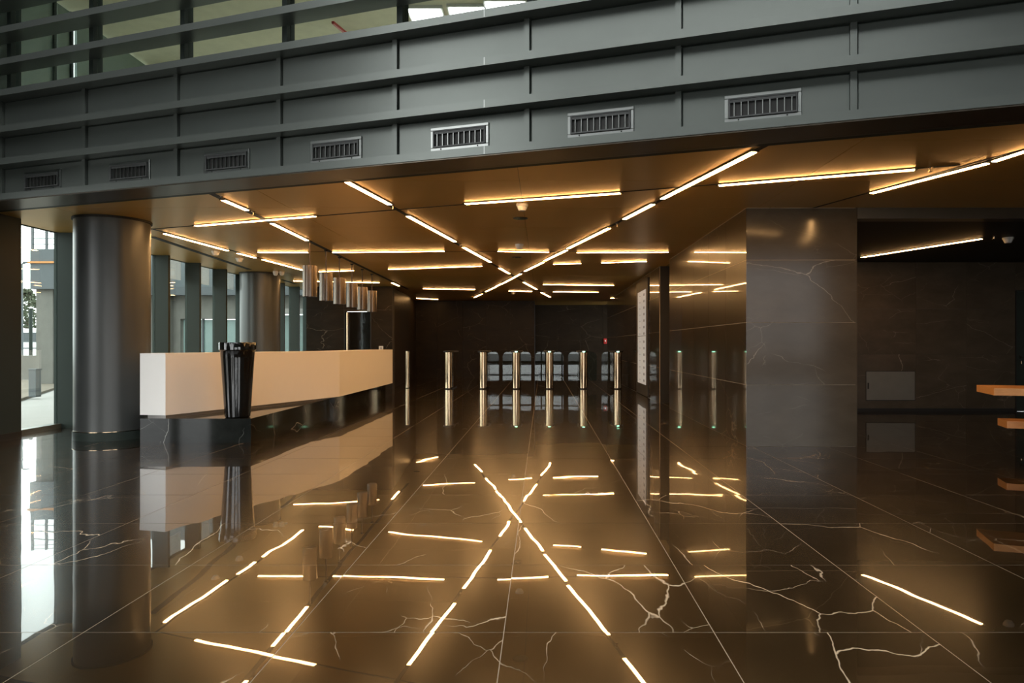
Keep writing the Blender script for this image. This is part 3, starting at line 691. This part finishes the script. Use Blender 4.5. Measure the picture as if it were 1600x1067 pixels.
for k in range(900):
    a = rnd.uniform(0,6.28); rr = rnd.random()**.5*1.0; zc = rnd.uniform(1.9,5.2); rr *= (1.15-.9*max(0,(zc-3.2)/2.0)**1.2)
    c = Vector((p.x+rr*math.cos(a), p.y+rr*math.sin(a), zc)); u = Vector((rnd.gauss(0,1),rnd.gauss(0,1),rnd.gauss(0,1))).normalized()*.13; v = u.cross(Vector((rnd.gauss(0,1),rnd.gauss(0,1),rnd.gauss(0,1)))).normalized()*.09
    b0 = len(mb.v); mb.v += [tuple(c-u), tuple(c+v), tuple(c+u), tuple(c-v)]; mb.f.append((b0,b0+1,b0+2,b0+3))
mb.build('crown', M['leaf'], t, kind='stuff')
p = ray(46, 539, Y=44); t = thing('van', 'white van parked on the street behind the fence outside', 'van', (p.x,p.y,0))
MB().prism([(p.x-.95,p.y),(p.x+.95,p.y),(p.x+.95,p.y+4.6),(p.x-.95,p.y+4.6)], .35, 1.45).build('body', M['van_white'], t, bevel=.08)
MB().hexa([(p.x-.93,p.y+.05,1.45),(p.x+.93,p.y+.05,1.45),(p.x+.93,p.y+4.0,1.45),(p.x-.93,p.y+4.0,1.45),(p.x-.84,p.y+.12,2.35),(p.x+.84,p.y+.12,2.35),(p.x+.84,p.y+3.6,2.35),(p.x-.84,p.y+3.6,2.35)]).build('cab', M['van_white'], t, bevel=.06)
MB().box(p.x-.72,p.x+.72,p.y+.02,p.y+.075,1.5,2.1).build('window', M['van_glass'], t)
for sx in (-.85,.85):
    for sy in (.8,3.7):
        m_ = MB(); m_.lathe(0,0,[(.33,-.1),(.33,.1)],18); m_.v = [(p.x+sx+z, p.y+sy+x, .33+y) for x,y,z in m_.v]; m_.build('wheel', M['tyre'], t)
t = thing('fence', 'low metal railing between the street and the gravel outside', 'fence', (-24,33,0))
for k in range(26): MB().box(-27+k*.25, -27+k*.25+.03, 33, 33.03, -.01, 1.15).build('bar', M['white_plastic'], t)
MB().box(-27,-20.7,32.99,33.04,1.12,1.17).build('rail', M['slate'], t); MB().box(-27,-20.7,32.99,33.04,.2,.25).build('rail', M['slate'], t)
# neighbouring wing, facing us beyond the glazing
YN = 25.0
nb = thing('neighbouring_building', 'grey concrete neighbouring wing with greenish glazing outside the left windows', 'building', (-12, YN, 0))
xl = ray(226,500,Y=YN).x
za = ray(0,462,Y=YN).z
w0, w1 = ray(282,500,Y=YN).x, ray(380,500,Y=YN).x
zw = ray(0,498,Y=YN).z
MB().box(xl, w0, YN, YN+.4, 0, za).box(w1, -9.7, YN, YN+.4, 0, za).box(w0, w1, YN, YN+.4, zw, za).box(-9.7,-7.7,YN,YN+.4,2.45,za).build('wall', M['concrete'], nb)
MB().box(xl-.3, -7.7, YN-.35, YN+.4, za, za+.30).build('beam', M['slate'], nb)
MB().box(xl, -7.7, YN, YN+.4, za+.30, 5.8).build('upper_wall', M['bluegrey'], nb)
for k in range(3):
    a, b_ = w0+(w1-w0)*k/3, w0+(w1-w0)*(k+1)/3
    MB().box(a+.03, b_-.03, YN+.15, YN+.18, .1, zw-.03).build('pane', M['teal'], nb); MB().box(b_-.03, b_+.03, YN+.08, YN+.2, 0, zw).build('mullion', M['slate'], nb)
for k in range(3):
    a = -9.7 + k*.66
    MB().box(a+.03, a+.63, YN+.15, YN+.18, .1, 2.4).build('pane', M['teal'], nb); MB().box(a+.63, a+.69, YN+.08, YN+.2, 0, 2.45).build('mullion', M['steel_dark'], nb)
MB().box(-10.0, -7.7, YN-.3, YN, 2.45, 2.62).build('ledge', M['paving'], nb)
MB().box(xl+.65, xl+1.05, YN-.4, YN, 0, za).build('pilaster', M['concrete'], nb)
# hanging white panels outside the glazing
for i, y in enumerate((14.13, 15.37, 16.61)):
    o = MB().box(XG-.15, XG-.12, y, y+.44, 2.68, 3.6).build('hanging_panel', M['blind'])
    tag(o, 'white panel hanging outside at the top of the glazing, %s from the front' % ORD[i], 'panel', 'white panels outside the glazing')
p = ray(314, 545, Y=22); t = thing('traffic_cone', 'orange cone outside behind the white desk', 'cone', (p.x,p.y,0))
MB().lathe(p.x,p.y,[(.16,.03),(.03,.72)],20).build('cone', M['orange'], t, smooth=True); MB().box(p.x-.2,p.x+.2,p.y-.2,p.y+.2,0,.03).build('base', M['orange'], t)
